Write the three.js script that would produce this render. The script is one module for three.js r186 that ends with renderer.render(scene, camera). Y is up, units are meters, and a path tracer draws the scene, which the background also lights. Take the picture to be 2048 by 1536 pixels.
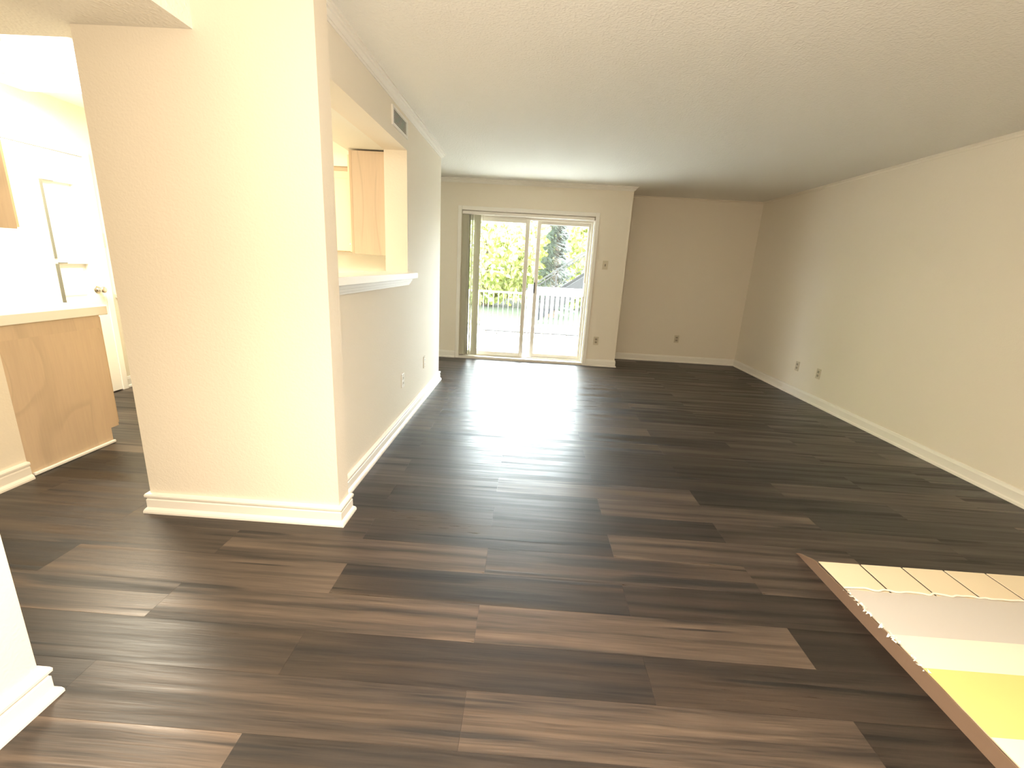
import * as THREE from 'three';
import { mergeGeometries } from 'three/addons/utils/BufferGeometryUtils.js';
import { RoundedBoxGeometry } from 'three/addons/geometries/RoundedBoxGeometry.js';
import { RectAreaLightUniformsLib } from 'three/addons/lights/RectAreaLightUniformsLib.js';

// ---------------------------------------------------------------- camera, sky, exposure
const scene = new THREE.Scene();
const camera = new THREE.PerspectiveCamera(2 * Math.atan(768 / 885.85) * 180 / Math.PI, 2048 / 1536, 0.05, 200);
camera.position.set(0, 1.351, 0);
camera.rotation.order = 'YXZ';
camera.rotation.set(-0.2608, 0.026, 0.0568);
scene.add(camera);
scene.background = new THREE.Color().setRGB(0.87, 0.95, 1.0);      // bright overcast sky
scene.backgroundIntensity = 26;
const renderer = new THREE.WebGLRenderer({ antialias: true });
renderer.toneMapping = THREE.LinearToneMapping;
renderer.toneMappingExposure = 1.38;
renderer.shadowMap.enabled = true;
RectAreaLightUniformsLib.init();

// ---------------------------------------------------------------- helpers
let seed = 20240607;
function rnd() { seed = (seed * 1664525 + 1013904223) >>> 0; return seed / 4294967296; }
const rr = (a, b) => a + (b - a) * rnd();
function hash2(x, y, s) {
  let h = (Math.imul(x, 374761393) + Math.imul(y, 668265263) + Math.imul(s, 974634713)) | 0;
  h = Math.imul(h ^ (h >>> 13), 1274126177); h ^= h >>> 16;
  return (h >>> 0) / 4294967296;
}
function vnoise(x, y, s, px = 1e6, py = 1e6) {
  const xi = Math.floor(x), yi = Math.floor(y), fx = x - xi, fy = y - yi;
  const u = fx * fx * (3 - 2 * fx), v = fy * fy * (3 - 2 * fy);
  const m = (n, p) => ((n % p) + p) % p;
  const a = hash2(m(xi, px), m(yi, py), s), b = hash2(m(xi + 1, px), m(yi, py), s);
  const c = hash2(m(xi, px), m(yi + 1, py), s), d = hash2(m(xi + 1, px), m(yi + 1, py), s);
  return a + (b - a) * u + (c - a) * v + (a - b - c + d) * u * v;
}
const clamp = (x, a = 0, b = 1) => Math.min(b, Math.max(a, x));
const smooth = (a, b, x) => { const t = clamp((x - a) / (b - a)); return t * t * (3 - 2 * t); };
const toS = (x) => Math.round(255 * clamp(x <= 0.0031308 ? x * 12.92 : 1.055 * Math.pow(x, 1 / 2.4) - 0.055));

function dataTex(w, h, fn, srgb, repeat = true) {
  const d = new Uint8Array(w * h * 4);
  for (let j = 0; j < h; j++) for (let i = 0; i < w; i++) {
    const c = fn(i / w, j / h, i, j), k = (j * w + i) * 4;
    if (srgb) { d[k] = toS(c[0]); d[k + 1] = toS(c[1]); d[k + 2] = toS(c[2]); }
    else { d[k] = d[k + 1] = d[k + 2] = Math.round(255 * clamp(c)); }
    d[k + 3] = 255;
  }
  const t = new THREE.DataTexture(d, w, h, THREE.RGBAFormat);
  t.magFilter = THREE.LinearFilter; t.minFilter = THREE.LinearMipmapLinearFilter; t.generateMipmaps = true;
  if (repeat) t.wrapS = t.wrapT = THREE.RepeatWrapping;
  if (srgb) t.colorSpace = THREE.SRGBColorSpace;
  t.needsUpdate = true;
  return t;
}
const lin = (r, g, b) => new THREE.Color().setRGB(r, g, b);
const names = new Map();
function numbered(n) {
  const k = names.get(n) || 0; names.set(n, k + 1);
  return k ? `${n}_${String(k).padStart(3, '0')}` : n;
}
function shade(o) { o.castShadow = true; o.receiveShadow = true; return o; }
function part(name, geo, mat, parent, label) {
  const m = shade(new THREE.Mesh(geo, mat)); m.name = name; parent.add(m);
  if (label) m.userData.label = label;
  return m;
}
function thing(name, label, category, pos = [0, 0, 0], group) {
  const g = new THREE.Group(); g.name = numbered(name); g.position.set(...pos); scene.add(g);
  g.userData = { label, category }; if (group) g.userData.group = group;
  return g;
}
function solo(name, label, category, geo, mat, group) {
  const m = shade(new THREE.Mesh(geo, mat)); m.name = numbered(name); scene.add(m);
  m.userData = { label, category }; if (group) m.userData.group = group;
  return m;
}
function struct(name, label, category, geo, mat) {
  const m = shade(new THREE.Mesh(geo, mat)); m.name = name; scene.add(m);
  m.userData = { label, category, kind: 'structure' };
  return m;
}
// box between two corners, uv in metres
function bx(x0, x1, y0, y1, z0, z1) {
  const sx = x1 - x0, sy = y1 - y0, sz = z1 - z0;
  const g = new THREE.BoxGeometry(sx, sy, sz), uv = g.attributes.uv;
  const dims = [[sz, sy], [sz, sy], [sx, sz], [sx, sz], [sx, sy], [sx, sy]];
  for (let f = 0; f < 6; f++) for (let k = 0; k < 4; k++) {
    const i = f * 4 + k; uv.setXY(i, uv.getX(i) * dims[f][0], uv.getY(i) * dims[f][1]);
  }
  g.translate((x0 + x1) / 2, (y0 + y1) / 2, (z0 + z1) / 2);
  return g;
}
function rbx(x0, x1, y0, y1, z0, z1, r = 0.003) {   // rounded box between two corners
  const sx = x1 - x0, sy = y1 - y0, sz = z1 - z0;
  const g = new RoundedBoxGeometry(sx, sy, sz, 2, Math.min(r, sx / 2.05, sy / 2.05, sz / 2.05));
  g.translate((x0 + x1) / 2, (y0 + y1) / 2, (z0 + z1) / 2);
  return g;
}
const merge = (list) => mergeGeometries(list.map((g) => (g.index ? g.toNonIndexed() : g)), false);
// moulding: profile [[depth, height]...] swept along a floor-plan path [[x, z]...]; the room lies to the left of the path
function moulding(profile, path, y0 = 0) {
  const n = path.length, P = profile.length, rings = [];
  for (let i = 0; i < n; i++) {
    const dir = (a, b) => { const dx = path[b][0] - path[a][0], dz = path[b][1] - path[a][1], l = Math.hypot(dx, dz); return [dx / l, dz / l]; };
    const a = i > 0 ? dir(i - 1, i) : dir(i, i + 1), b = i < n - 1 ? dir(i, i + 1) : a;
    const na = [a[1], -a[0]], nb = [b[1], -b[0]];
    let mx = na[0] + nb[0], mz = na[1] + nb[1]; const k = 2 / (mx * mx + mz * mz); mx *= k; mz *= k;
    rings.push(profile.map(([d, h]) => [path[i][0] + mx * d, y0 + h, path[i][1] + mz * d]));
  }
  const pos = [], uv = [];
  const quad = (a, b, c, d, u0, u1, v0, v1) => { pos.push(...a, ...b, ...c, ...a, ...c, ...d); uv.push(u0, v0, u1, v0, u1, v1, u0, v0, u1, v1, u0, v1); };
  let u = 0;
  for (let i = 0; i < n - 1; i++) {
    const len = Math.hypot(path[i + 1][0] - path[i][0], path[i + 1][1] - path[i][1]);
    for (let j = 0; j < P - 1; j++) quad(rings[i][j], rings[i + 1][j], rings[i + 1][j + 1], rings[i][j + 1], u, u + len, profile[j][1], profile[j + 1][1]);
    u += len;
  }
  const tri = THREE.ShapeUtils.triangulateShape(profile.map(([d, h]) => new THREE.Vector2(d, h)), []);
  for (const [r, flip] of [[rings[0], false], [rings[n - 1], true]]) for (const t of tri) {
    const q = flip ? [t[0], t[1], t[2]] : [t[2], t[1], t[0]];
    for (const k of q) { pos.push(...r[k]); uv.push(profile[k][0], profile[k][1]); }
  }
  const g = new THREE.BufferGeometry();
  g.setAttribute('position', new THREE.Float32BufferAttribute(pos, 3));
  g.setAttribute('uv', new THREE.Float32BufferAttribute(uv, 2));
  g.computeVertexNormals();
  return g;
}

// ---------------------------------------------------------------- materials
const orangePeel = dataTex(256, 256, (u, v) => 0.5 * vnoise(u * 64, v * 64, 1, 64, 64) + 0.3 * vnoise(u * 128, v * 128, 2, 128, 128) + 0.2 * vnoise(u * 24, v * 24, 3, 24, 24), false);
orangePeel.repeat.set(2.2, 2.2);
const popcorn = dataTex(512, 512, (u, v) => Math.pow(vnoise(u * 110, v * 110, 7, 110, 110), 1.6) * 0.7 + 0.3 * vnoise(u * 220, v * 220, 8, 220, 220), false);
popcorn.repeat.set(1.1, 1.1);
const std = (color, roughness = 0.8, extra = {}) => new THREE.MeshStandardMaterial({ color, roughness, ...extra });
const M = {
  wall: std(lin(0.81, 0.73, 0.60), 0.75, { bumpMap: orangePeel, bumpScale: 0.0007 }),
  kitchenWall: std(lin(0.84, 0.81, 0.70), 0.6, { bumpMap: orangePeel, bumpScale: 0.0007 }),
  ceiling: std(lin(0.90, 0.865, 0.785), 0.95, { bumpMap: popcorn, bumpScale: 0.0022 }),
  trim: std(lin(0.86, 0.81, 0.72), 0.4),
  vinyl: std(lin(0.80, 0.75, 0.66), 0.4),
  whitePaint: std(lin(0.88, 0.87, 0.82), 0.4),
  laminate: std(lin(0.84, 0.80, 0.72), 0.35),
  plate: std(lin(0.60, 0.52, 0.38), 0.35),
  plateDark: std(lin(0.33, 0.27, 0.19), 0.4),
  slot: std(lin(0.05, 0.04, 0.03), 0.6),
  screw: std(lin(0.55, 0.5, 0.4), 0.35, { metalness: 0.6 }),
  grille: std(lin(0.66, 0.58, 0.46), 0.5),
  duct: std(lin(0.10, 0.08, 0.06), 0.9),
  blackPlastic: std(lin(0.015, 0.015, 0.015), 0.4),
  nickel: std(lin(0.52, 0.50, 0.46), 0.28, { metalness: 1 }),
  glass: new THREE.MeshPhysicalMaterial({ color: lin(0.97, 0.99, 0.98), roughness: 0.0, transmission: 1, thickness: 0, ior: 1.5 }),
  vane: new THREE.MeshPhysicalMaterial({ color: lin(0.60, 0.57, 0.44), roughness: 0.95, transmission: 0.18, thickness: 0 }),
  concrete: std(lin(0.82, 0.81, 0.79), 0.9, { bumpMap: orangePeel, bumpScale: 0.002 }),
  card: std(lin(0.17, 0.105, 0.065), 0.9),
  film: std(lin(0.56, 0.52, 0.47), 0.3),
  paper: std(lin(0.78, 0.71, 0.56), 0.7),
  yellowPrint: std(lin(0.72, 0.56, 0.20), 0.55),
  tornPaper: std(lin(0.85, 0.80, 0.70), 0.9),
  boardCore: std(lin(0.045, 0.035, 0.028), 0.8),
  underlay: std(lin(0.72, 0.60, 0.41), 0.8),
  railWhite: std(lin(0.85, 0.85, 0.85), 0.5),
  railDark: std(lin(0.005, 0.005, 0.005), 0.5),
  stairGrey: std(lin(0.010, 0.0095, 0.010), 0.8),
  bark: std(lin(0.12, 0.085, 0.06), 0.9),
  mulch: std(lin(0.010, 0.008, 0.006), 1),
  grass: std(lin(0.019, 0.025, 0.008), 1),
};
// maple veneer
function mapleTex(s) {
  return dataTex(256, 512, (u, v) => {
    const warp = 0.10 * Math.sin(v * 5 + s) + 0.09 * (vnoise(u * 2, v * 3, 30 + s) - 0.5);
    const fig = vnoise((u + warp) * 7, v * 1.1, 31 + s);
    const fine = vnoise(u * 90, v * 7, 32 + s);
    if (s === 5) {                                                     // two wavy dark figure lines on the cabinet end
      const b = Math.sin(Math.PI * clamp(v)), a1 = 0.68 * (0.19 + 0.12 * b) + 0.03 * warp, a2 = 0.68 * (0.83 - 0.15 * b) + 0.03 * warp;
      const l = Math.exp(-Math.pow((u - a1) / 0.016, 2)) * smooth(0.02, 0.3, v) + Math.exp(-Math.pow((u - a2) / 0.016, 2)) * smooth(0.05, 0.3, 1 - v);
      const q = 0.97 + 0.06 * (fine - 0.5) + 0.05 * (fig - 0.5) - 0.13 * l;
      return [0.62 * q, 0.475 * q, 0.33 * q];
    }
    const line = smooth(0.47, 0.50, fig) * (1 - smooth(0.50, 0.56, fig));
    const k = 0.92 + 0.10 * fig + 0.06 * (fine - 0.5) - 0.10 * line;
    return [0.62 * k, 0.475 * k * (0.99 + 0.02 * fine), 0.33 * k];
  }, true);
}
const mapleA = mapleTex(1), mapleB = mapleTex(5);
mapleA.repeat.set(1.6, 1.25); mapleB.repeat.set(2.6, 1.3);
M.maple = std(0xffffff, 0.42, { map: mapleA });
M.mapleB = std(0xffffff, 0.42, { map: mapleB });
M.mapleEdge = std(lin(0.56, 0.41, 0.27), 0.5);
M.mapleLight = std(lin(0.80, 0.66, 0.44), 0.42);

// floor plank: grain textures, tones
const PL = 1.2465, PW = 0.19;
const grain = [], grainRough = [];
for (let s = 0; s < 6; s++) {
  const f = (u, v) => {
    const x = u * PL, y = v * PW;                                   // metres
    const wob = 0.010 * (vnoise(x * 2.2, y * 9, 50 + s) - 0.5) + 0.004 * (vnoise(x * 7, y * 30, 51 + s) - 0.5);
    const yy = y + wob;
    const broad = vnoise(x * 1.5 + s * 3.7, yy * 26, 52 + s);
    const band = vnoise(x * 2.4, yy * 60, 53 + s);
    const fine = vnoise(x * 7, yy * 240, 54 + s);
    const hair = vnoise(x * 16, yy * 620, 55 + s);
    const st = vnoise(x * 1.25 + 9, yy * 44, 56 + s);
    const dark = smooth(0.70, 0.90, st) * smooth(0.30, 0.60, vnoise(x * 2.1, yy * 18, 57 + s));
    let t = 0.46 + 0.62 * (broad - 0.5) + 0.34 * (band - 0.5) + 0.26 * (fine - 0.5) + 0.18 * (hair - 0.5);
    t = clamp(t - 0.55 * dark);
    return [t, dark, fine];
  };
  grain.push(dataTex(1024, 192, (u, v) => {
    const [t, d] = f(u, v);
    const a = [0.016, 0.0122, 0.0100], b = [0.128, 0.0915, 0.0665];
    return a.map((q, i) => q + (b[i] - q) * Math.pow(t, 1.15));
  }, true));
  grainRough.push(dataTex(768, 160, (u, v) => { const [t, d, fi] = f(u, v); return 0.62 - 0.42 * (t - 0.42) + 0.22 * (fi - 0.5); }, false));
}
const tones = [0.22, 0.38, 0.66, 0.94, 1.15];
const plankMat = tones.map((k) => grain.map((g, i) => new THREE.MeshPhysicalMaterial({
  color: lin(k, k * 0.985, k * 0.97), map: g, roughness: 0.64, roughnessMap: grainRough[i], bumpMap: grainRough[i], bumpScale: 0.0011, ior: 1.5 })));

// ---------------------------------------------------------------- room shell
const H = 2.44, XR = 3.338, ZB = -7.063, ZP = -6.381, XP = 1.306, XW = -1.001, ZW = -5.03, ZF = -2.01, XF = -0.907, XL = -1.903;
const REAR = 2.2, LEFT = -4.9, KL = -3.86, KB = -4.70;

// floor: slab with one mesh for every plank
const floor = new THREE.Group(); floor.name = 'floor'; scene.add(floor);
floor.userData = { label: 'dark brown wood plank floor laid across the room', category: 'floor', kind: 'structure' };
part('subfloor', bx(LEFT - 0.1, XR + 0.1, -0.15, -0.008, ZB - 0.1, REAR + 0.1), std(lin(0.02, 0.016, 0.012), 0.9), floor);
{
  const GAP = 0.0005, T = 0.0078;
  const geos = new Map();
  const plankGeo = (len, flip, u0) => {
    const key = `${len.toFixed(3)}|${flip}|${u0.toFixed(3)}`;
    if (!geos.has(key)) {
      const g = new THREE.BoxGeometry(len - GAP, T, PW - GAP), uv = g.attributes.uv;
      for (let i = 0; i < uv.count; i++) {
        let u = u0 + uv.getX(i) * len / PL, v = uv.getY(i);
        if (i < 8) { u = u0 + 0.01 + 0.02 * uv.getX(i); v = 0.02 + 0.04 * uv.getY(i); } else if (i > 15) v = 0.02 + 0.04 * v;   // side faces take an edge strip
        if (flip & 1) u = 1 - u; if (flip & 2) v = 1 - v;
        uv.setXY(i, u, v);
      }
      geos.set(key, g);
    }
    return geos.get(key);
  };
  // tones read from the photograph: 'row:first joint' -> [tone, variant]
  const seen = {
    '0:-0.75': 1, '0:-2.00': 1, '0:0.50': 1, '-1:-0.12': 3, '-1:-1.37': 3, '-1:1.13': 0, '-2:-0.75': 1, '-2:0.50': 1, '-2:-2.00': 3,
    '-3:-1.37': 3, '-3:-0.12': 2, '-3:1.13': 2, '-4:-0.75': 1, '-4:0.50': 3, '-4:-2.00': 2, '-5:-0.12': 1, '-5:1.13': 2, '-5:-1.37': 1, '-5:-2.61': 2, '-6:-0.75': 1, '-6:0.50': 3,
    '-7:-0.12': 3, '-7:1.13': 0, '-8:0.50': 1, '-8:-0.75': 1, '1:-1.37': 2, '1:-0.12': 3, '1:1.13': 1, '2:-2.00': 3, '2:-0.75': 1, '2:0.50': 1, '2:1.75': 1, '0:1.75': 0, '-6:1.75': 0, '-4:1.75': 1, '-1:-2.61': 3, '-3:-2.61': 2, '1:-2.61': 1,
  };
  const seenTone = (row, j) => { for (const k in seen) { const [r, x] = k.split(':').map(Number); if (r === row && Math.abs(x - j) < 0.06) return seen[k]; } return -1; };
  const rest = [];
  for (let row = -31; row <= 19; row++) {
    const z0 = -1.33 + row * PW;                                     // row 0 lies between z = -1.33 and -1.14
    const zc = z0 + PW / 2, type1 = ((row % 2) + 2) % 2 === 0;
    if (z0 < ZB - PW || zc > REAR) continue;
    for (let k = -5; k <= 4; k++) {
      const j = (type1 ? 0.498 : 1.1255) + (k - 1) * PL;
      const a = Math.max(j, LEFT), b = Math.min(j + PL, XR);
      if (b - a < 0.02) continue;
      if (zc < -5.05 && b < -2.2) continue;
      const told = seenTone(row, j);
      const h = hash2(row + 100, k + 50, 9);
      const tone = told >= 0 ? told : (h < 0.2 ? 0 : h < 0.5 ? 1 : h < 0.8 ? 2 : h < 0.95 ? 3 : 2);
      const variant = Math.floor(hash2(row + 100, k + 50, 11) * 6), flip = Math.floor(hash2(row + 100, k + 50, 12) * 4);
      const geo = plankGeo(b - a, flip, (a - j) / PL);
      const x = (a + b) / 2, y = -T / 2;
      if (z0 > -0.6) { const g = geo.clone(); g.translate(x, y, zc); rest.push(g); continue; }
      const p = part('plank', geo, plankMat[tone][variant], floor); p.position.set(x, y, zc);
    }
  }
  const r = part('plank_run', merge(rest), plankMat[2][0], floor); r.userData.kind = 'stuff';
}

struct('ceiling', 'off-white textured ceiling over the long living room', 'ceiling', bx(LEFT - 0.15, XR + 0.15, H, H + 0.15, ZB - 0.15, REAR + 0.15), M.ceiling);
struct('wall_right', 'long plain beige wall on the right of the room', 'wall', bx(XR, XR + 0.15, 0, H, ZB - 0.15, REAR + 0.15), M.wall);
struct('wall_back', 'recessed beige back wall to the right of the patio door', 'wall',
  merge([bx(1.1, XR, 0, H, ZB - 0.15, ZB), bx(1.1, XP, 0, H, ZB, ZP - 0.2)]), M.wall);
const OX0 = -0.975, OX1 = 0.835, OY = 2.045;                        // patio door opening
struct('wall_patio', 'beige wall around the sliding patio door', 'wall',
  merge([bx(-2.2, OX0, 0, H, ZP - 0.2, ZP), bx(OX1, XP, 0, H, ZP - 0.2, ZP), bx(OX0, OX1, OY, H, ZP - 0.2, ZP)]), M.wall);
const SILL = 1.203, HEAD = 2.157, PZ0 = -3.70, PZ1 = -2.26;          // pass-through opening
struct('wall_pass', 'beige dividing wall with the kitchen pass-through opening', 'wall',
  merge([bx(XW - 0.18, XW, 0, SILL, ZW, ZF - 0.12), bx(XW - 0.18, XW, SILL, H, ZW, PZ0), bx(XW - 0.18, XW, HEAD, H, PZ0, PZ1), bx(XW - 0.18, XW, SILL, H, PZ1, ZF - 0.12)]), M.wall);
struct('wall_pier', 'wide cream wall pier between kitchen entry and living room', 'wall', bx(XL, XF, 0, H, ZF - 0.12, ZF), M.wall);
struct('wall_kitchen_back', 'back wall of the bright kitchen', 'wall', bx(KL - 0.15, XW - 0.18, 0, H, ZW, KB), M.kitchenWall);
struct('wall_kitchen_side', 'brightly lit kitchen wall with the white door', 'wall', bx(KL - 0.15, KL, 0, H, ZW, -2.24), M.kitchenWall);
struct('wall_stub', 'short beige wall end beside the maple base cabinet', 'wall', bx(LEFT, -2.83, 0, H, -2.24, -1.98), M.wall);
struct('wall_near', 'cream wall corner at the lower left edge', 'wall', merge([bx(-1.51, -1.39, 0, H, -1.0, REAR), bx(LEFT, -1.51, 0, H, -1.0, -0.88)]), M.wall);
struct('wall_foyer', 'end wall of the entry passage', 'wall', bx(LEFT - 0.15, LEFT, 0, H, ZW, REAR), M.wall);
struct('wall_rear', 'wall behind the viewer', 'wall', bx(LEFT - 0.15, XR + 0.15, 0, H, REAR, REAR + 0.15), M.wall);
struct('wall_nook', 'side wall of the nook by the patio door', 'wall', bx(-2.35, -2.2, 0, H, ZP - 0.2, ZW), M.wall);
struct('ceiling_drop', 'dropped beige ceiling over the kitchen entry', 'ceiling', bx(LEFT, -1.40, 2.188, H, -2.13, -1.0), M.ceiling);
struct('ceiling_soffit', 'kitchen soffit above the wall cabinets', 'ceiling',
  merge([bx(-1.50, XW - 0.18, HEAD, H, KB, -2.13), bx(KL, -1.50, 2.146, H, KB, -4.37), bx(KL, -2.85, 2.19, H, -2.60, -2.24)]), M.kitchenWall);

// baseboards, crowns
const baseProf = [[0, 0], [0.030, 0], [0.030, 0.010], [0.026, 0.020], [0.016, 0.030], [0.016, 0.072], [0.0125, 0.076], [0.0125, 0.082], [0.020, 0.088], [0.021, 0.098], [0.017, 0.106], [0, 0.108]];
const farProf = [[0, 0], [0.026, 0], [0.024, 0.016], [0.014, 0.024], [0.014, 0.078], [0.010, 0.090], [0.008, 0.100], [0, 0.102]];
const crownProf = [[0, -0.075], [0.006, -0.075], [0.012, -0.062], [0.020, -0.060], [0.034, -0.034], [0.046, -0.030], [0.050, -0.016], [0.064, -0.012], [0.066, 0], [0, 0]];
for (const p of crownProf) { p[0] *= 0.72; p[1] *= 0.72; }
const coveProf = [[0, -0.030], [0.005, -0.030], [0.009, -0.016], [0.024, -0.005], [0.026, 0], [0, 0]];
const bb = (name, label, prof, path, y = 0, mat = M.trim) => struct(name, label, 'trim', moulding(prof, path, y), mat);
bb('baseboard_pier', 'cream stepped baseboard around the wall pier and along the pass-through wall', baseProf,
  [[-2.2, ZW], [XW, ZW], [XW, ZF - 0.12], [XF, ZF - 0.12], [XF, ZF], [XL, ZF], [XL, ZF - 0.12]]);
bb('baseboard_patio', 'pale baseboard left of the patio door', farProf, [[-1.03, ZP], [-2.2, ZP]]);
bb('baseboard_right', 'pale baseboard along the right and back walls', farProf, [[XR, REAR], [XR, ZB], [XP, ZB], [XP, ZP], [0.885, ZP]]);
bb('baseboard_near', 'white stepped baseboard on the near wall corner', baseProf, [[LEFT, -1.0], [-1.39, -1.0], [-1.39, REAR]]);
bb('baseboard_stub', 'white baseboard on the wall end beside the base cabinet', baseProf, [[-2.83, -2.24], [-2.83, -1.98], [LEFT, -1.98]]);
bb('trim_1', 'stepped crown moulding above the pass-through opening', crownProf, [[-2.2, ZW], [XW, ZW], [XW, ZF - 0.12]], H);
bb('trim_2', 'crown moulding above the patio door', crownProf, [[XP, ZB], [XP, ZP], [-2.2, ZP]], H);
bb('trim_3', 'thin cove moulding along the top of the right and back walls', coveProf, [[XR, REAR], [XR, ZB], [XP, ZB]], H, M.wall);
struct('trim_4', 'thin white shoe moulding at the foot of the maple cabinet end', 'trim', rbx(-2.85, -2.832, 0.0, 0.020, -2.80, -2.27, 0.006), M.whitePaint);


// pass-through ledge
{
  const g = thing('ledge_shelf', 'cream ledge with moulded apron under the kitchen pass-through opening', 'shelf', [XW, SILL, -3.0]);
  part('shelf_board', rbx(-0.20, 0.056, 0.0, 0.046, -0.82, 0.86, 0.005), M.trim, g);
  const ap = moulding([[0, -0.052], [0.008, -0.052], [0.012, -0.040], [0.018, -0.038], [0.024, -0.022], [0.030, -0.020], [0.036, -0.002], [0.038, 0], [0, 0]], [[0, -0.72], [0, 0.86]]);
  part('apron', ap, M.trim, g);
}

// wall vent above the opening
{
  const g = thing('wall_vent', 'small beige air vent high on the pass-through wall', 'vent', [XW, 2.292, -3.50]);
  const w = 0.188, h = 0.062;
  part('frame', merge([bx(0, 0.012, h - 0.016, h, -w, w), bx(0, 0.012, -h, -h + 0.016, -w, w), bx(0, 0.012, -h + 0.016, h - 0.016, -w, -w + 0.02), bx(0, 0.012, -h + 0.016, h - 0.016, w - 0.02, w)]), M.trim, g);
  part('backing', bx(0.0005, 0.002, -h + 0.014, h - 0.014, -w + 0.018, w - 0.018), M.duct, g);
  const sl = [];
  for (let k = 0; k < 9; k++) { const s = bx(-0.001, 0.001, -0.0062, 0.0062, -w + 0.02, w - 0.02); s.rotateZ(0.7); s.translate(0.0065, -h + 0.022 + k * 0.0101, 0); sl.push(s); }
  const lv = part('louvers', merge(sl), M.grille, g); lv.userData.kind = 'stuff';
}

// electrical plates; local z points out of the wall
function plateThing(name, label, category, kind, pos, turn, mats = [M.plate, M.plateDark]) {
  const g = thing(name, label, category, pos, 'electrical wall plates'); g.rotation.y = turn;
  part('plate', rbx(-0.036, 0.036, -0.058, 0.058, 0, 0.007, 0.003), mats[0], g);
  if (kind === 'outlet') for (const s of [-1, 1]) {
    const r = part('receptacle', rbx(-0.017, 0.017, s * 0.021 - 0.014, s * 0.021 + 0.014, 0.004, 0.0085, 0.004), mats[1], g);
    for (const x of [-0.006, 0.006]) part('slot', bx(x - 0.001, x + 0.001, s * 0.021 - 0.004, s * 0.021 + 0.006, 0.0083, 0.0089), M.slot, r);
    part('screw', new THREE.CylinderGeometry(0.0028, 0.0028, 0.002, 10).rotateX(Math.PI / 2).translate(0, s * 0.045, 0.0072), M.screw, g);
  } else {
    part('toggle', rbx(-0.005, 0.005, -0.010, 0.012, 0.006, 0.018, 0.003), mats[1], g);
    part('bezel', rbx(-0.009, 0.009, -0.016, 0.016, 0.004, 0.0082, 0.002), mats[1], g);
    for (const s of [-1, 1]) part('screw', new THREE.CylinderGeometry(0.0028, 0.0028, 0.002, 10).rotateX(Math.PI / 2).translate(0, s * 0.03, 0.0072), M.screw, g);
  }
  return g;
}
const Q = Math.PI / 2;
const pale = [M.trim, M.plate];
plateThing('wall_outlet', 'cream outlet low on the pass-through wall, nearest the ledge', 'outlet', 'outlet', [XW, 0.383, -3.52], Q, pale);
plateThing('wall_outlet', 'faint outlet low near the far end of the pass-through wall', 'outlet', 'outlet', [XW, 0.376, -4.29], Q, [M.wall, M.trim]);
plateThing('wall_outlet', 'tan outlet low on the wall right of the patio door', 'outlet', 'outlet', [1.008, 0.372, ZP], 0);
plateThing('light_switch', 'tan light switch on the wall right of the patio door', 'switch', 'switch', [1.026, 1.426, ZP], 0);
plateThing('wall_outlet', 'tan outlet low on the recessed back wall', 'outlet', 'outlet', [2.377, 0.373, ZB], 0);
plateThing('wall_outlet', 'tan outlet low on the right wall, the farther of two', 'outlet', 'outlet', [XR, 0.356, -5.437], -Q);
plateThing('wall_outlet', 'tan outlet low on the right wall, the nearer of two', 'outlet', 'outlet', [XR, 0.356, -5.027], -Q);
plateThing('light_switch', 'yellowish light switch beside the white kitchen door', 'switch', 'switch', [KL, 1.37, -4.02], Q, [M.paper, M.plate]);
plateThing('wall_outlet', 'pale outlet on the kitchen back wall below the cabinets', 'outlet', 'outlet', [-1.72, 1.16, KB], 0, pale);

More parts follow.
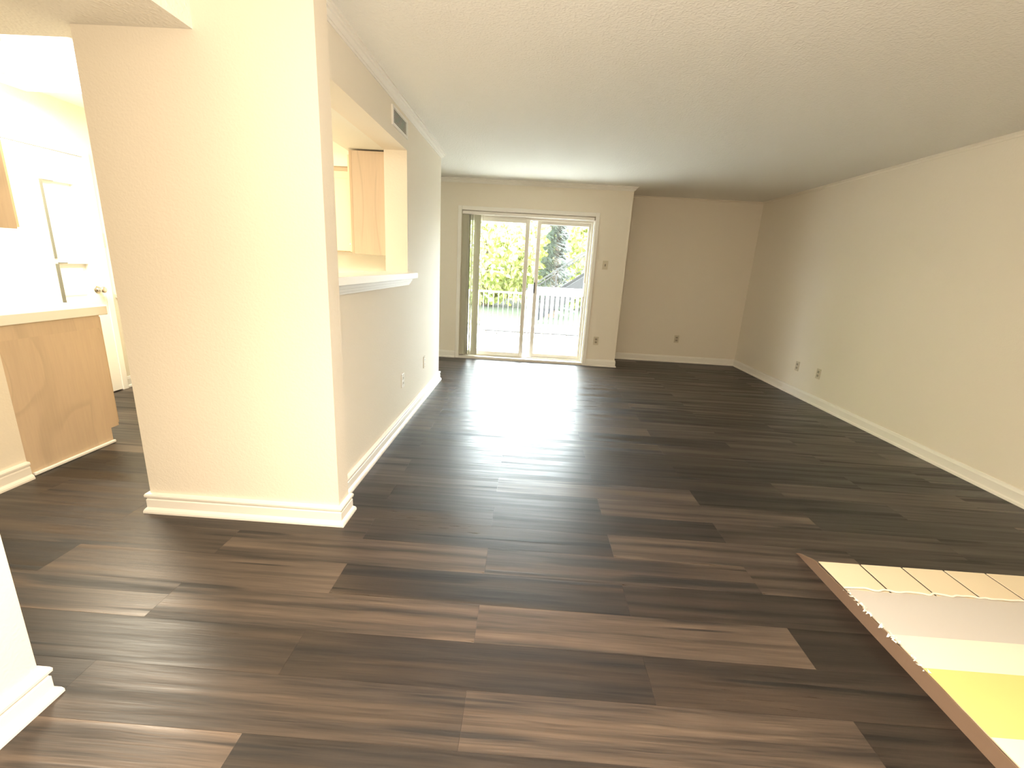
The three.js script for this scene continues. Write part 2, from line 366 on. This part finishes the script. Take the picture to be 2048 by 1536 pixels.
// ---------------------------------------------------------------- sliding patio door
{
  const d = new THREE.Group(); d.name = 'door_1'; scene.add(d);
  d.userData = { label: 'white framed sliding glass patio door on the far wall', category: 'door', kind: 'structure' };
  // casing on the room side
  const c = 0.052, t = 0.02;
  part('casing', merge([rbx(OX0 - c, OX0, 0, OY + c, ZP, ZP + t, 0.005), rbx(OX1, OX1 + c, 0, OY + c, ZP, ZP + t, 0.005), rbx(OX0, OX1, OY, OY + c, ZP, ZP + t, 0.005)]), M.trim, d);
  const f0 = ZP - 0.19, f1 = ZP - 0.08;
  part('frame_head', merge([bx(OX0, OX1, 1.985, OY, f0, f1), bx(OX0, OX1, 1.965, 1.985, f0 + 0.03, f1 - 0.01)]), M.vinyl, d);
  part('frame_jamb', merge([bx(OX0, OX0 + 0.05, 0, 1.985, f0, f1)]), M.vinyl, d);
  part('frame_jamb', merge([bx(OX1 - 0.035, OX1, 0, 1.985, f0, f1), bx(OX1 - 0.012, OX1, 0, 2.0, f1, ZP)]), M.vinyl, d);
  part('threshold', merge([bx(OX0, OX1, 0, 0.035, f0, ZP + 0.012), bx(OX0, OX1, 0.035, 0.05, f0 + 0.02, f1 - 0.02)]), M.vinyl, d);
  function sash(x0, x1, zc, sl, sr) {
    const p = new THREE.Group(); p.name = 'door_panel'; d.add(p);
    const y0 = 0.05, y1 = 1.97, h = 0.017, rail = 0.055;
    part('stile', rbx(x0, x0 + sl, y0, y1, zc - h, zc + h, 0.004), M.vinyl, p);
    part('stile', rbx(x1 - sr, x1, y0, y1, zc - h, zc + h, 0.004), M.vinyl, p);
    part('rail', rbx(x0 + sl, x1 - sr, y1 - 0.045, y1, zc - h, zc + h, 0.004), M.vinyl, p);
    part('rail', rbx(x0 + sl, x1 - sr, y0, y0 + rail, zc - h, zc + h, 0.004), M.vinyl, p);
    part('pane', bx(x0 + sl - 0.004, x1 - sr + 0.004, y0 + rail - 0.004, y1 - 0.041, zc - 0.002, zc + 0.002), M.glass, p);
    return p;
  }
  sash(OX0 + 0.05, -0.045, ZP - 0.105, 0.055, 0.056);
  const rp = sash(0.058, OX1 - 0.035, ZP - 0.155, 0.055, 0.03);
  part('latch', rbx(0.060, 0.078, 0.985, 1.135, ZP - 0.138, ZP - 0.128, 0.004), M.blackPlastic, rp, 'black latch on the sliding panel');
  const hp = new THREE.CatmullRomCurve3([[0, 0], [0.03, 0.012], [0.036, 0.05], [0.036, 0.13], [0.03, 0.168], [0, 0.18]].map(([z, y]) => new THREE.Vector3(0.783, 0.98 + y, ZP - 0.138 + z)));
  part('handle', new THREE.TubeGeometry(hp, 24, 0.008, 8), M.vinyl, rp);
}
// vertical blind gathered at the left of the door
{
  const g = thing('vertical_blind', 'beige vertical blind gathered at the left of the patio door', 'blind', [0, 0, 0]);
  part('head_rail', rbx(OX0 + 0.004, OX1 - 0.016, OY - 0.048, OY - 0.004, ZP - 0.062, ZP - 0.012, 0.006), M.trim, g);
  const xs = [-0.950, -0.940, -0.930, -0.920, -0.868, -0.833, -0.772, -0.762, -0.752];
  const an = [1.30, 1.20, 1.10, 1.00, 0.37, 0.36, 1.25, 1.12, 1.00];
  xs.forEach((x, i) => {
    const w = 0.086, top = OY - 0.052, bot = 0.048 + (i % 3) * 0.003;
    const pts = []; for (let k = 0; k <= 6; k++) { const s = k / 6 - 0.5; pts.push([0.006 * (1 - 4 * s * s), s * w]); }
    const pos = [], idx = [], n = pts.length;
    for (const y of [bot, top]) for (const o of [0, 0.0012]) for (const [a, b] of pts) pos.push(a + o, y, b);
    const at = (lv, o, k) => (lv * 2 + o) * n + k;
    for (let k = 0; k < n - 1; k++) {
      idx.push(at(0, 1, k), at(1, 1, k), at(1, 1, k + 1), at(0, 1, k), at(1, 1, k + 1), at(0, 1, k + 1));
      idx.push(at(0, 0, k), at(1, 0, k + 1), at(1, 0, k), at(0, 0, k), at(0, 0, k + 1), at(1, 0, k + 1));
    }
    const geo = new THREE.BufferGeometry(); geo.setAttribute('position', new THREE.Float32BufferAttribute(pos, 3)); geo.setIndex(idx); geo.computeVertexNormals();
    geo.rotateY(an[i]); geo.translate(x, 0, ZP - 0.037);
    part('vane', geo, M.vane, g);
  });
  part('wand', new THREE.CylinderGeometry(0.004, 0.004, 1.9, 8).translate(-0.688, OY - 0.05 - 0.95, ZP - 0.03), M.grille, g);
}

// ---------------------------------------------------------------- kitchen
function shapeX(pts, x0, x1) {   // extrude a (z, y) outline along x
  const s = new THREE.Shape(pts.map(([z, y]) => new THREE.Vector2(-z, y)));
  const g = new THREE.ExtrudeGeometry(s, { depth: x1 - x0, bevelEnabled: false });
  g.rotateY(Q); g.translate(x0, 0, 0);
  return g;
}
// base cabinets by the entry: fronts face the far side
for (const [x0, x1, label] of [[-3.35, -2.85, 'maple base cabinet with a plain end panel beside the kitchen entry'], [KL + 0.006, -3.352, 'maple base cabinet in the corner behind the entry cabinet']]) {
  const g = thing('base_cabinet', label, 'cabinet', [x0, 0, -2.245], 'maple base cabinets');
  const w = x1 - x0;
  part('body', shapeX([[0, 0], [-0.55, 0], [-0.55, 0.105], [-0.61, 0.105], [-0.61, 0.884], [0, 0.884]], 0, w), M.maple, g);
  const d = part('door', rbx(0.015, w - 0.012, 0.12, 0.87, -0.63, -0.61, 0.004), M.mapleEdge, g);
  part('knob', new THREE.SphereGeometry(0.014, 14, 10).translate(0.07, 0.76, -0.645), M.nickel, d);
}
solo('countertop', 'white laminate countertop on the maple base cabinet by the entry', 'countertop', rbx(KL, -2.825, 0.884, 0.945, -2.90, -2.24, 0.006), M.laminate);
function wallCabinet(label, group, x0, x1, y0, y1, z0, z1, face, mat) {
  const g = thing('wall_cabinet', label, 'cabinet', [x0, y0, z1], group);
  const w = x1 - x0, h = y1 - y0, d = z0 - z1;                        // d is negative: depth to the back
  if (face === '+z') {
    part('body', bx(0, w, 0, h, d, -0.02), mat, g);
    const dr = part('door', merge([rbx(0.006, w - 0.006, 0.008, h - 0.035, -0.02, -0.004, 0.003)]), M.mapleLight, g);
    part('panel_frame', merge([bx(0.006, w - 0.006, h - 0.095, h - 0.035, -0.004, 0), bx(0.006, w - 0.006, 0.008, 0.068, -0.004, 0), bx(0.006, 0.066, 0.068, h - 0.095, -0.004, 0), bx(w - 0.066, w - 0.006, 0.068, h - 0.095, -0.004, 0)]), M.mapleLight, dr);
    part('face_frame', bx(0, w, h - 0.033, h, -0.02, -0.002), M.mapleEdge, g);
  } else if (face === '-x') {
    part('body', bx(0.02, w, 0, h, d, 0), mat, g);
    part('face_frame', bx(0.001, 0.02, 0, h, d, 0.001), M.mapleEdge, g);
    for (const [a, b] of [[d + 0.01, d / 2 - 0.004], [d / 2 + 0.004, -0.012]]) { const dr = part('door', rbx(-0.018, 0, 0.01, h - 0.03, a, b, 0.003), M.mapleLight, g); part('knob', new THREE.SphereGeometry(0.013, 12, 8).translate(-0.03, 0.07, (a + b) / 2 + 0.1), M.nickel, dr); }
  } else {
    part('body', bx(0, w, 0, h, d + 0.02, 0), mat, g);
    part('door', rbx(0.006, w - 0.006, 0.01, h - 0.02, d, d + 0.02, 0.003), M.mapleLight, g);
  }
  return g;
}
wallCabinet('brown maple wall cabinet end at the left edge above the white counter', 'kitchen wall cabinets', -3.45, -2.85, 1.397, 2.188, -2.50, -2.24, '-z', M.maple);
wallCabinet('maple wall cabinet with a wavy grained end panel seen through the pass-through', 'kitchen wall cabinets', -1.463, -1.182, 1.376, 2.144, -4.36, -3.72, '-x', M.mapleB);
wallCabinet('cream-lit wall cabinet on the kitchen back wall, nearest the wavy grained cabinet', 'kitchen wall cabinets', -2.02, -1.50, 1.392, 2.144, KB, -4.40, '+z', M.mapleB);
wallCabinet('wall cabinet on the kitchen back wall, hidden part behind the pier', 'kitchen wall cabinets', -2.56, -2.025, 1.392, 2.144, KB, -4.40, '+z', M.mapleB);
const backBase = [-3.855, -3.255, -2.655, -2.055];
backBase.forEach((x0, i) => {
  const g = thing('base_cabinet', ['pale base cabinet in the far kitchen corner beside the white door', 'far base cabinet second from the white door', 'far base cabinet third from the white door', 'far base cabinet nearest the pass-through wall'][i], 'cabinet', [x0 + 0.003, 0, KB + 0.006], 'far kitchen base cabinets');
  const w = 0.595;
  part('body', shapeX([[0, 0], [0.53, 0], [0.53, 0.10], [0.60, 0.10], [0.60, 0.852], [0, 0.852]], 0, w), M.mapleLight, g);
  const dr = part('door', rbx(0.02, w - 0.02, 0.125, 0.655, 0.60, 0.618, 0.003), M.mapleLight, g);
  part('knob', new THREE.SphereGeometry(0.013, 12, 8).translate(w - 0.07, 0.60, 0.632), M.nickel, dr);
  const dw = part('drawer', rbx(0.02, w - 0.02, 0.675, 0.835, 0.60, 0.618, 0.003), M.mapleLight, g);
  part('knob', new THREE.SphereGeometry(0.013, 12, 8).translate(w / 2, 0.755, 0.632), M.nickel, dw);
});
solo('countertop', 'white countertop along the kitchen back wall', 'countertop', rbx(KL, XW - 0.181, 0.852, 0.894, KB, -4.06, 0.006), M.laminate);
[[-4.045, -3.42], [-3.415, -2.785], [-2.78, -2.15]].forEach(([z0, z1], i) => {  // unseen run, added with its counter to bounce kitchen light upward
  const g = thing('base_cabinet', ['unseen base cabinet added under the pass-through, nearest the far counter', 'unseen base cabinet added under the middle of the pass-through', 'unseen base cabinet added under the pass-through, nearest the pier'][i], 'cabinet', [-1.79, 0, z0], 'unseen base cabinets added under the pass-through');
  const d = z1 - z0;
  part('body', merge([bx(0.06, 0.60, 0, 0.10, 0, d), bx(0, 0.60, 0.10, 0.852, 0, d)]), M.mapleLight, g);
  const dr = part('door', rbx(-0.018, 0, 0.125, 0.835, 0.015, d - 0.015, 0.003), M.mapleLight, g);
  part('knob', new THREE.SphereGeometry(0.013, 12, 8).translate(-0.03, 0.74, 0.07), M.nickel, dr);
});
solo('countertop', 'unseen white countertop added under the pass-through ledge to bounce light up', 'countertop', rbx(-1.82, XW - 0.181, 0.852, 0.894, -4.055, -2.14, 0.006), M.laminate);  // hidden white top added to throw light onto the opening head
bb('baseboard_kitchen', 'white baseboard below the kitchen door wall', farProf, [[KL, -4.17], [KL, -3.99]], 0, M.whitePaint);
// white panelled door
{
  const d = new THREE.Group(); d.name = 'door_2'; scene.add(d); d.position.set(KL, 0, -3.93);
  d.userData = { label: 'white panelled kitchen door with a round nickel knob', category: 'door', kind: 'structure' };
  const W = 0.81, Hh = 2.03, c = 0.06;
  const cols = [[0.11, 0.37]], rows = [[0.18, 0.80], [0.87, 1.165], [1.205, 1.80]];
  const t0 = 0.005, t1 = 0.040, strips = [bx(t0, t1, 0.01, Hh, 0, cols[0][0]), bx(t0, t1, 0.01, Hh, cols[0][1], W)];
  for (const [a, b] of cols) { let y = 0.01; for (const [e, f] of [...rows, [Hh, Hh]]) { strips.push(bx(t0, t1, y, e, a, b)); y = f; } }
  part('leaf', merge(strips), M.whitePaint, d);
  part('leaf_back', bx(0, 0.005, 0.01, Hh, 0, W), M.whitePaint, d);
  for (const [a, b] of cols) for (const [e, f] of rows) part('panel', rbx(0.005, 0.018, e + 0.035, f - 0.035, a + 0.035, b - 0.035, 0.003), M.whitePaint, d);
  const shadeGrey = std(lin(0.16, 0.16, 0.13), 0.6);  // dark grey put in as the shade line of the panel recess
  part('panel_shade_strip', merge([bx(t1, t1 + 0.006, rows[2][0], rows[2][1], 0.365, 0.385), bx(t1, t1 + 0.006, rows[0][0], rows[1][1], 0.362, 0.388), bx(t1, t1 + 0.006, 1.168, 1.176, 0.29, 0.365), bx(t1, t1 + 0.005, 1.796, 1.802, 0.28, 0.365)]), shadeGrey, d, 'grey strip painted in as shade along the panel edge');
  part('casing', merge([rbx(0, 0.05, 0, Hh + c, -c, -0.003, 0.004), rbx(0, 0.05, 0, Hh + c, W + 0.003, W + c, 0.004), rbx(0, 0.05, Hh + 0.003, Hh + c, -0.003, W + 0.003, 0.004)]), M.whitePaint, d);
  const kp = [[0, 0], [0.032, 0], [0.032, 0.004], [0.026, 0.009], [0.012, 0.011], [0.011, 0.034], [0.020, 0.040], [0.027, 0.052], [0.026, 0.064], [0.018, 0.071], [0, 0.072]].map(([a, b]) => new THREE.Vector2(a, b));
  part('knob', new THREE.LatheGeometry(kp, 28).rotateZ(-Q).translate(0.040, 0.945, 0.07), M.nickel, d, 'round nickel door knob');
}
// kitchen ceiling light
{
  const g = thing('ceiling_light', 'glowing white fluorescent ceiling light in the kitchen', 'light', [-3.13, H, -3.05]);
  part('housing', bx(-0.55, 0.55, -0.025, 0, -0.41, 0.41), M.whitePaint, g);
  part('diffuser', rbx(-0.53, 0.53, -0.085, -0.025, -0.39, 0.39, 0.02), std(lin(0.9, 0.9, 0.9), 0.5, { emissive: lin(1, 0.97, 0.86), emissiveIntensity: 2.5 }), g);
  const L = new THREE.RectAreaLight(lin(1, 0.92, 0.74), 28, 1.04, 0.76);
  L.position.set(0, -0.09, 0); L.rotation.x = -Q; g.add(L); L.name = 'fluorescent_glow';
}

// ---------------------------------------------------------------- pendant lamp above the viewer
{
  const g = thing('pendant_lamp', 'warm glass globe pendant hanging above the viewer', 'lamp', [-0.05, H, -0.32]);
  part('canopy', new THREE.CylinderGeometry(0.06, 0.06, 0.02, 32).translate(0, -0.01, 0), M.nickel, g);
  part('cord', new THREE.CylinderGeometry(0.004, 0.004, 0.52, 10).translate(0, -0.28, 0), M.nickel, g);
  part('globe_bulb', new THREE.SphereGeometry(0.12, 40, 24).translate(0, -0.65, 0), std(lin(0.9, 0.88, 0.8), 0.5, { emissive: lin(1, 0.78, 0.5), emissiveIntensity: 3 }), g);
  const L = new THREE.SpotLight(lin(1, 0.88, 0.72), 21, 0, 1.47, 1, 2); L.position.set(0, -0.78, 0); L.target.position.set(0, -2, 0); g.add(L.target); L.castShadow = true; L.shadow.radius = 5; L.name = 'downward_glow'; g.add(L);
  const P = new THREE.PointLight(lin(1, 0.88, 0.73), 8.2, 0, 2); P.position.set(0, -0.65, 0); P.castShadow = true; P.shadow.radius = 4; P.name = 'globe_glow'; g.add(P);
}

// ---------------------------------------------------------------- torn flooring carton at the lower right
{
  const CX = 1.463, Y = 0.056, n = 6, pw = 0.1965;
  for (let k = 0; k < n; k++) {
    const x0 = CX + 0.012 + k * pw;
    const f = thing('loose_floorboard', ['cream upturned floorboard in the carton, outermost by the torn cardboard side', 'cream upturned floorboard, second from the torn cardboard side', 'cream upturned floorboard, third from the torn cardboard side', 'cream upturned floorboard, fourth from the torn cardboard side', 'cream upturned floorboard, fifth from the torn cardboard side', 'cream upturned floorboard at the far side of the carton'][k],
      'floorboard', [x0, 0.0062, -1.28], 'loose floorboards in the carton');
    part('core', bx(0.001, pw - 0.001, 0, Y - 0.0102, -0.62, 0.62), M.boardCore, f);
    part('underlay', rbx(k ? 0.0055 : 0.001, pw - 0.0055, Y - 0.0102, Y - 0.0062, -0.625, 0.62, 0.001), M.underlay, f);
  }
  const g = thing('flooring_carton', 'torn flat cardboard carton of floorboards with grey, cream and yellow wrapping', 'carton', [0, 0, 0]);
  part('carton_bottom', bx(CX, CX + n * pw + 0.03, 0, 0.006, -1.925, -0.65), M.card, g);
  // left side: ragged top edge, pointed far flap
  const N = 90, pos = [], idx = [];
  for (let i = 0; i <= N; i++) {
    const z = -2.04 + i * (2.04 - 0.65) / N;
    let top = 0.058 + 0.004 * (vnoise(i * 0.6, 1, 71) - 0.5) + 0.004 * (vnoise(i * 0.17, 4, 72) - 0.5);
    if (z < -1.905) top = 0.003 + (top - 0.003) * Math.pow((z + 2.04) / 0.135, 0.75);
    const lean = 0.004 * (vnoise(i * 0.2, 2, 73) - 0.5) - 0.010 * smooth(-1.95, -1.5, -Math.abs(z + 1.9) - 1.5);
    for (const [o, y] of [[0, 0], [lean, top], [lean + 0.0075, top], [0.0075, 0]]) pos.push(CX + o, y, z);
  }
  for (let i = 0; i < N; i++) for (let k = 0; k < 3; k++) { const a = i * 4 + k; idx.push(a, a + 4, a + 1, a + 1, a + 4, a + 5); }
  idx.push(0, 1, 2, 0, 2, 3); { const a = N * 4; idx.push(a, a + 2, a + 1, a, a + 3, a + 2); }
  const sg = new THREE.BufferGeometry(); sg.setAttribute('position', new THREE.Float32BufferAttribute(pos, 3)); sg.setIndex(idx);
  const sn = sg.toNonIndexed(); sn.computeVertexNormals();
  part('carton_side', sn, M.card, g, 'torn brown cardboard side');
  part('carton_side', bx(CX + n * pw + 0.022, CX + n * pw + 0.030, 0.006, 0.058, -1.925, -0.65), M.card, g);
  // wrapping bands over the boards
  function sheet(name, mat, z0, z1, y, rag0, label) {
    const NX = 60, p = [], id = [], x0 = CX + 0.010, x1 = CX + n * pw + 0.02;
    for (let i = 0; i <= NX; i++) {
      const x = x0 + (x1 - x0) * i / NX;
      const e = rag0 * ((vnoise(i * 0.9, 3, 80) - 0.5) * 1.0 + (vnoise(i * 0.25, 5, 81) - 0.5) * 1.4);
      for (const [zz, yy] of [[z0 + e, y - 0.0012], [z0 + e, y], [z1, y], [z1, y - 0.0012]]) p.push(x, yy, zz);
    }
    for (let i = 0; i < NX; i++) for (let k = 0; k < 3; k++) { const a = i * 4 + k; id.push(a, a + 1, a + 4, a + 1, a + 5, a + 4); }
    const q = new THREE.BufferGeometry(); q.setAttribute('position', new THREE.Float32BufferAttribute(p, 3)); q.setIndex(id);
    const qn = q.toNonIndexed(); qn.computeVertexNormals();
    const m = part(name, qn, mat, g, label); return m;
  }
  sheet('wrapper_band', M.film, -1.712, -1.462, Y + 0.0035, 0.010, 'grey wrapping film with a torn edge');
  sheet('wrapper_band', M.paper, -1.462, -1.314, Y + 0.0035, 0, 'cream paper band');
  sheet('wrapper_band', M.yellowPrint, -1.314, -1.075, Y + 0.0035, 0, 'yellow printed band');
  sheet('wrapper_band', M.paper, -1.075, -0.66, Y + 0.0035, 0, 'cream paper band');
  // torn white rim of the film, and flakes along the side
  const rim = new THREE.CatmullRomCurve3(Array.from({ length: 50 }, (_, i) => new THREE.Vector3(CX + 0.004 + i * (n * pw + 0.01) / 49, Y + 0.006 + 0.003 * vnoise(i * 0.7, 1, 90), -1.714 + 0.016 * (vnoise(i * 0.8, 2, 91) - 0.5))));
  part('torn_rim', new THREE.TubeGeometry(rim, 180, 0.0042, 6), M.tornPaper, g, 'torn white edge');
  const flakes = [];
  for (let i = 0; i < 60; i++) {
    const t = new THREE.TetrahedronGeometry(rr(0.003, 0.009)); t.scale(0.8, 0.5, 1.9); t.rotateY(rr(0, 6)); t.rotateZ(rr(-0.6, 0.6));
    t.translate(CX + rr(-0.006, 0.016), Y + rr(0.002, 0.009), -1.71 + 0.42 * Math.pow(rnd(), 1.3)); flakes.push(t);
  }
  const fl = part('torn_flakes', merge(flakes), M.tornPaper, g, 'loose torn paper bits'); fl.userData.kind = 'stuff';
}

// ---------------------------------------------------------------- outside
struct('ground_lawn', 'sunlit lawn and bank beyond the patio', 'lawn', bx(-40, 40, -0.6, -0.2, -60, -10.35), M.grass);
struct('patio_slab', 'pale concrete patio outside the glass door', 'patio', bx(-6, 6, -0.3, -0.05, -10.35, ZP - 0.2), M.concrete);
{
  const m = struct('patio_edging', 'dark mulch strip at the far edge of the patio', 'edging', bx(-0.95, 1.35, -0.05, -0.035, -9.80, -9.62), M.mulch);
  const ls = []; for (let i = 0; i < 160; i++) { const q = new THREE.TetrahedronGeometry(rr(0.012, 0.035)); q.scale(1.4, 0.4, 1); q.rotateY(rr(0, 6)); q.translate(rr(-1.2, 1.5), -0.042, -9.60 + rr(-0.25, 0.35)); ls.push(q); }
  const l = new THREE.Mesh(merge(ls), std(lin(0.022, 0.014, 0.008), 0.9)); l.name = 'leaf_litter'; shade(l); scene.add(l);
  l.userData = { label: 'dry fallen leaves scattered along the patio edge', category: 'leaves', kind: 'stuff' };
}
{
  const g = thing('picket_fence', 'white picket railing at the far right edge of the patio', 'fence', [0.02, -0.05, -10.1]);
  const W = 2.4;
  part('top_rail', rbx(0, W, 0.80, 0.98, -0.03, 0.03, 0.006), M.railWhite, g);
  part('bottom_rail', rbx(0, W, 0.06, 0.15, -0.025, 0.025, 0.006), M.railWhite, g);
  for (let k = 0; k < 21; k++) part('picket', bx(0.035 + k * 0.112, 0.097 + k * 0.112, 0.15, 0.80, -0.012, 0.012), M.railWhite, g);
  for (const x of [-0.05, W]) part('post', rbx(x, x + 0.09, 0, 1.02, -0.045, 0.045, 0.006), M.railWhite, g);
}
{
  const g = thing('metal_fence', 'thin pale metal railing at the far left edge of the patio', 'fence', [-3.2, -0.05, -10.1]);
  const W = 3.15;
  part('top_rail', rbx(0, W, 0.80, 0.835, -0.015, 0.015, 0.004), M.grille, g);
  part('bottom_rail', rbx(0, W, 0.10, 0.13, -0.012, 0.012, 0.004), M.grille, g);
  for (let k = 0; k < 28; k++) part('baluster', new THREE.CylinderGeometry(0.006, 0.006, 0.67, 8).translate(0.06 + k * 0.112, 0.465, 0), M.grille, g);
  for (const x of [0.0, W / 2, W - 0.04]) part('post', bx(x, x + 0.04, 0, 0.86, -0.02, 0.02), M.grille, g);
}
{
  const g = thing('outdoor_stair', 'outdoor stair with a dark sloping handrail rising to the right', 'stairs', [-0.30, -0.2, -11.7]);
  const s = 0.70, X = 3.4;
  const beam = (x0, x1, y0, h, z0, z1) => { const sh = new THREE.Shape([[x0, y0 + s * x0], [x1, y0 + s * x1], [x1, y0 + s * x1 + h], [x0, y0 + s * x0 + h]].map((p) => new THREE.Vector2(...p))); return new THREE.ExtrudeGeometry(sh, { depth: z1 - z0, bevelEnabled: false }).translate(0, 0, z0); };
  part('stringer', beam(0.3, X, -0.20, 0.42, 0, 0.05), M.stairGrey, g);
  part('stringer', beam(0.3, X, -0.20, 0.42, -1.05, -1.0), M.stairGrey, g);
  for (let k = 0; k < 12; k++) part('tread', bx(0.32 + k * 0.25, 0.60 + k * 0.25, 0.24 + k * 0.175, 0.275 + k * 0.175, -1.0, 0), M.stairGrey, g);
  part('handrail', beam(0.1, X, 0.80, 0.045, 0.01, 0.05), M.railDark, g);
  part('rail', beam(0.1, X, 0.725, 0.028, 0.02, 0.04), M.railDark, g);
  part('rail', beam(0.3, X, 0.40, 0.02, 0.02, 0.04), M.railDark, g);
  for (let k = 0; k < 22; k++) { const x = 0.45 + k * 0.13, y = 0.40 + s * x; part(k % 8 === 4 ? 'post' : 'baluster', bx(x - (k % 8 === 4 ? 0.02 : 0.007), x + (k % 8 === 4 ? 0.02 : 0.007), y, y + 0.36, 0.02, 0.04), M.railDark, g); }
}
// trees
const leafGeo = (() => { const g = new THREE.BufferGeometry(); g.setAttribute('position', new THREE.Float32BufferAttribute([0, 0, 0, 0.35, 0.5, 0.06, 0, 1, 0, 0, 0, 0, 0, 1, 0, -0.35, 0.5, 0.06], 3)); g.computeVertexNormals(); return g; })();
function leafMat(r, g, b) { return new THREE.MeshPhysicalMaterial({ color: lin(r, g, b), roughness: 0.9, transmission: 0.45, thickness: 0, side: THREE.DoubleSide }); }
function tree(name, label, pos, h, crown, count, size, mat, conifer) {
  const t = thing(name, label, 'tree', pos, 'trees beyond the patio');
  part('trunk', new THREE.CylinderGeometry(0.05, 0.14, h * 0.8, 10).translate(0, h * 0.4, 0), M.bark, t);
  const im = new THREE.InstancedMesh(leafGeo, mat, count); im.name = 'foliage'; im.userData.kind = 'stuff'; shade(im);
  const o = new THREE.Object3D(), c = new THREE.Color();
  for (let i = 0; i < count; i++) {
    if (conifer) {
      const y = Math.pow(rnd(), 0.8), rad = crown[0] * (1 - y * 0.85) * Math.sqrt(rr(0.15, 1)) * (0.75 + 0.25 * Math.sin(y * 60)), a = rr(0, 6.283);
      o.position.set(Math.cos(a) * rad, crown[1] + y * crown[2], Math.sin(a) * rad); o.rotation.set(rr(1.6, 2.5), a, rr(-0.5, 0.5), 'YXZ');
    } else {
      const a = rr(0, 6.283), q = Math.cbrt(rr(0.25, 1)), v = rr(-1, 1), s = Math.sqrt(1 - v * v), lump = 0.8 + 0.35 * vnoise(a * 2, v * 4, 97);
      o.position.set(Math.cos(a) * s * q * crown[0] * lump, crown[1] + crown[2] * 0.5 * (1 + v * q * lump), Math.sin(a) * s * q * crown[0] * 0.7 * lump); o.rotation.set(rr(0, 6.3), rr(0, 6.3), rr(0, 6.3));
    }
    o.scale.setScalar(size * rr(0.7, 1.3)); o.updateMatrix(); im.setMatrixAt(i, o.matrix);
    const k = rr(0.7, 1.15); c.setRGB(k * rr(0.9, 1.1), k, k * 0.95); im.setColorAt(i, c);
  }
  t.add(im);
}
const yellowLeaf = leafMat(0.40, 0.44, 0.13), greenLeaf = leafMat(0.26, 0.40, 0.13), fir = leafMat(0.05, 0.075, 0.05);
tree('leafy_tree', 'pale yellow-green tree behind the left door pane', [-1.7, -0.2, -17.5], 3.4, [2.2, 0.0, 3.5], 5200, 0.24, yellowLeaf);
tree('leafy_tree', 'bright yellow tree behind the stair handrail', [2.3, -0.2, -18], 3.6, [2.2, 0.0, 3.8], 5200, 0.24, yellowLeaf);
tree('leafy_tree', 'yellow-green tree in the middle distance behind the door stile', [0.2, -0.2, -21], 3.8, [2.6, 0.0, 4.1], 5200, 0.28, yellowLeaf);
tree('leafy_tree', 'unseen tall green tree added left of the patio to block sky light', [-7.5, -0.2, -14.5], 6.5, [3.4, 0.0, 8], 6500, 0.36, greenLeaf);  // added out of view to keep sky light off the right wall
tree('leafy_tree', 'unseen tall green tree added farthest left of the patio to block sky light', [-12.5, -0.2, -13.5], 6.5, [3.6, 0.0, 8], 6000, 0.36, greenLeaf);  // second unseen tree, added as a further block against sky light
tree('fir_tree', 'dark fir tree seen through the right door pane', [0.80, -0.2, -14.5], 3.3, [0.80, 0.2, 3.6], 5000, 0.13, fir, true);

scene.traverse((o) => { if (o.isMesh) { o.castShadow = true; o.receiveShadow = true; } });
renderer.render(scene, camera);
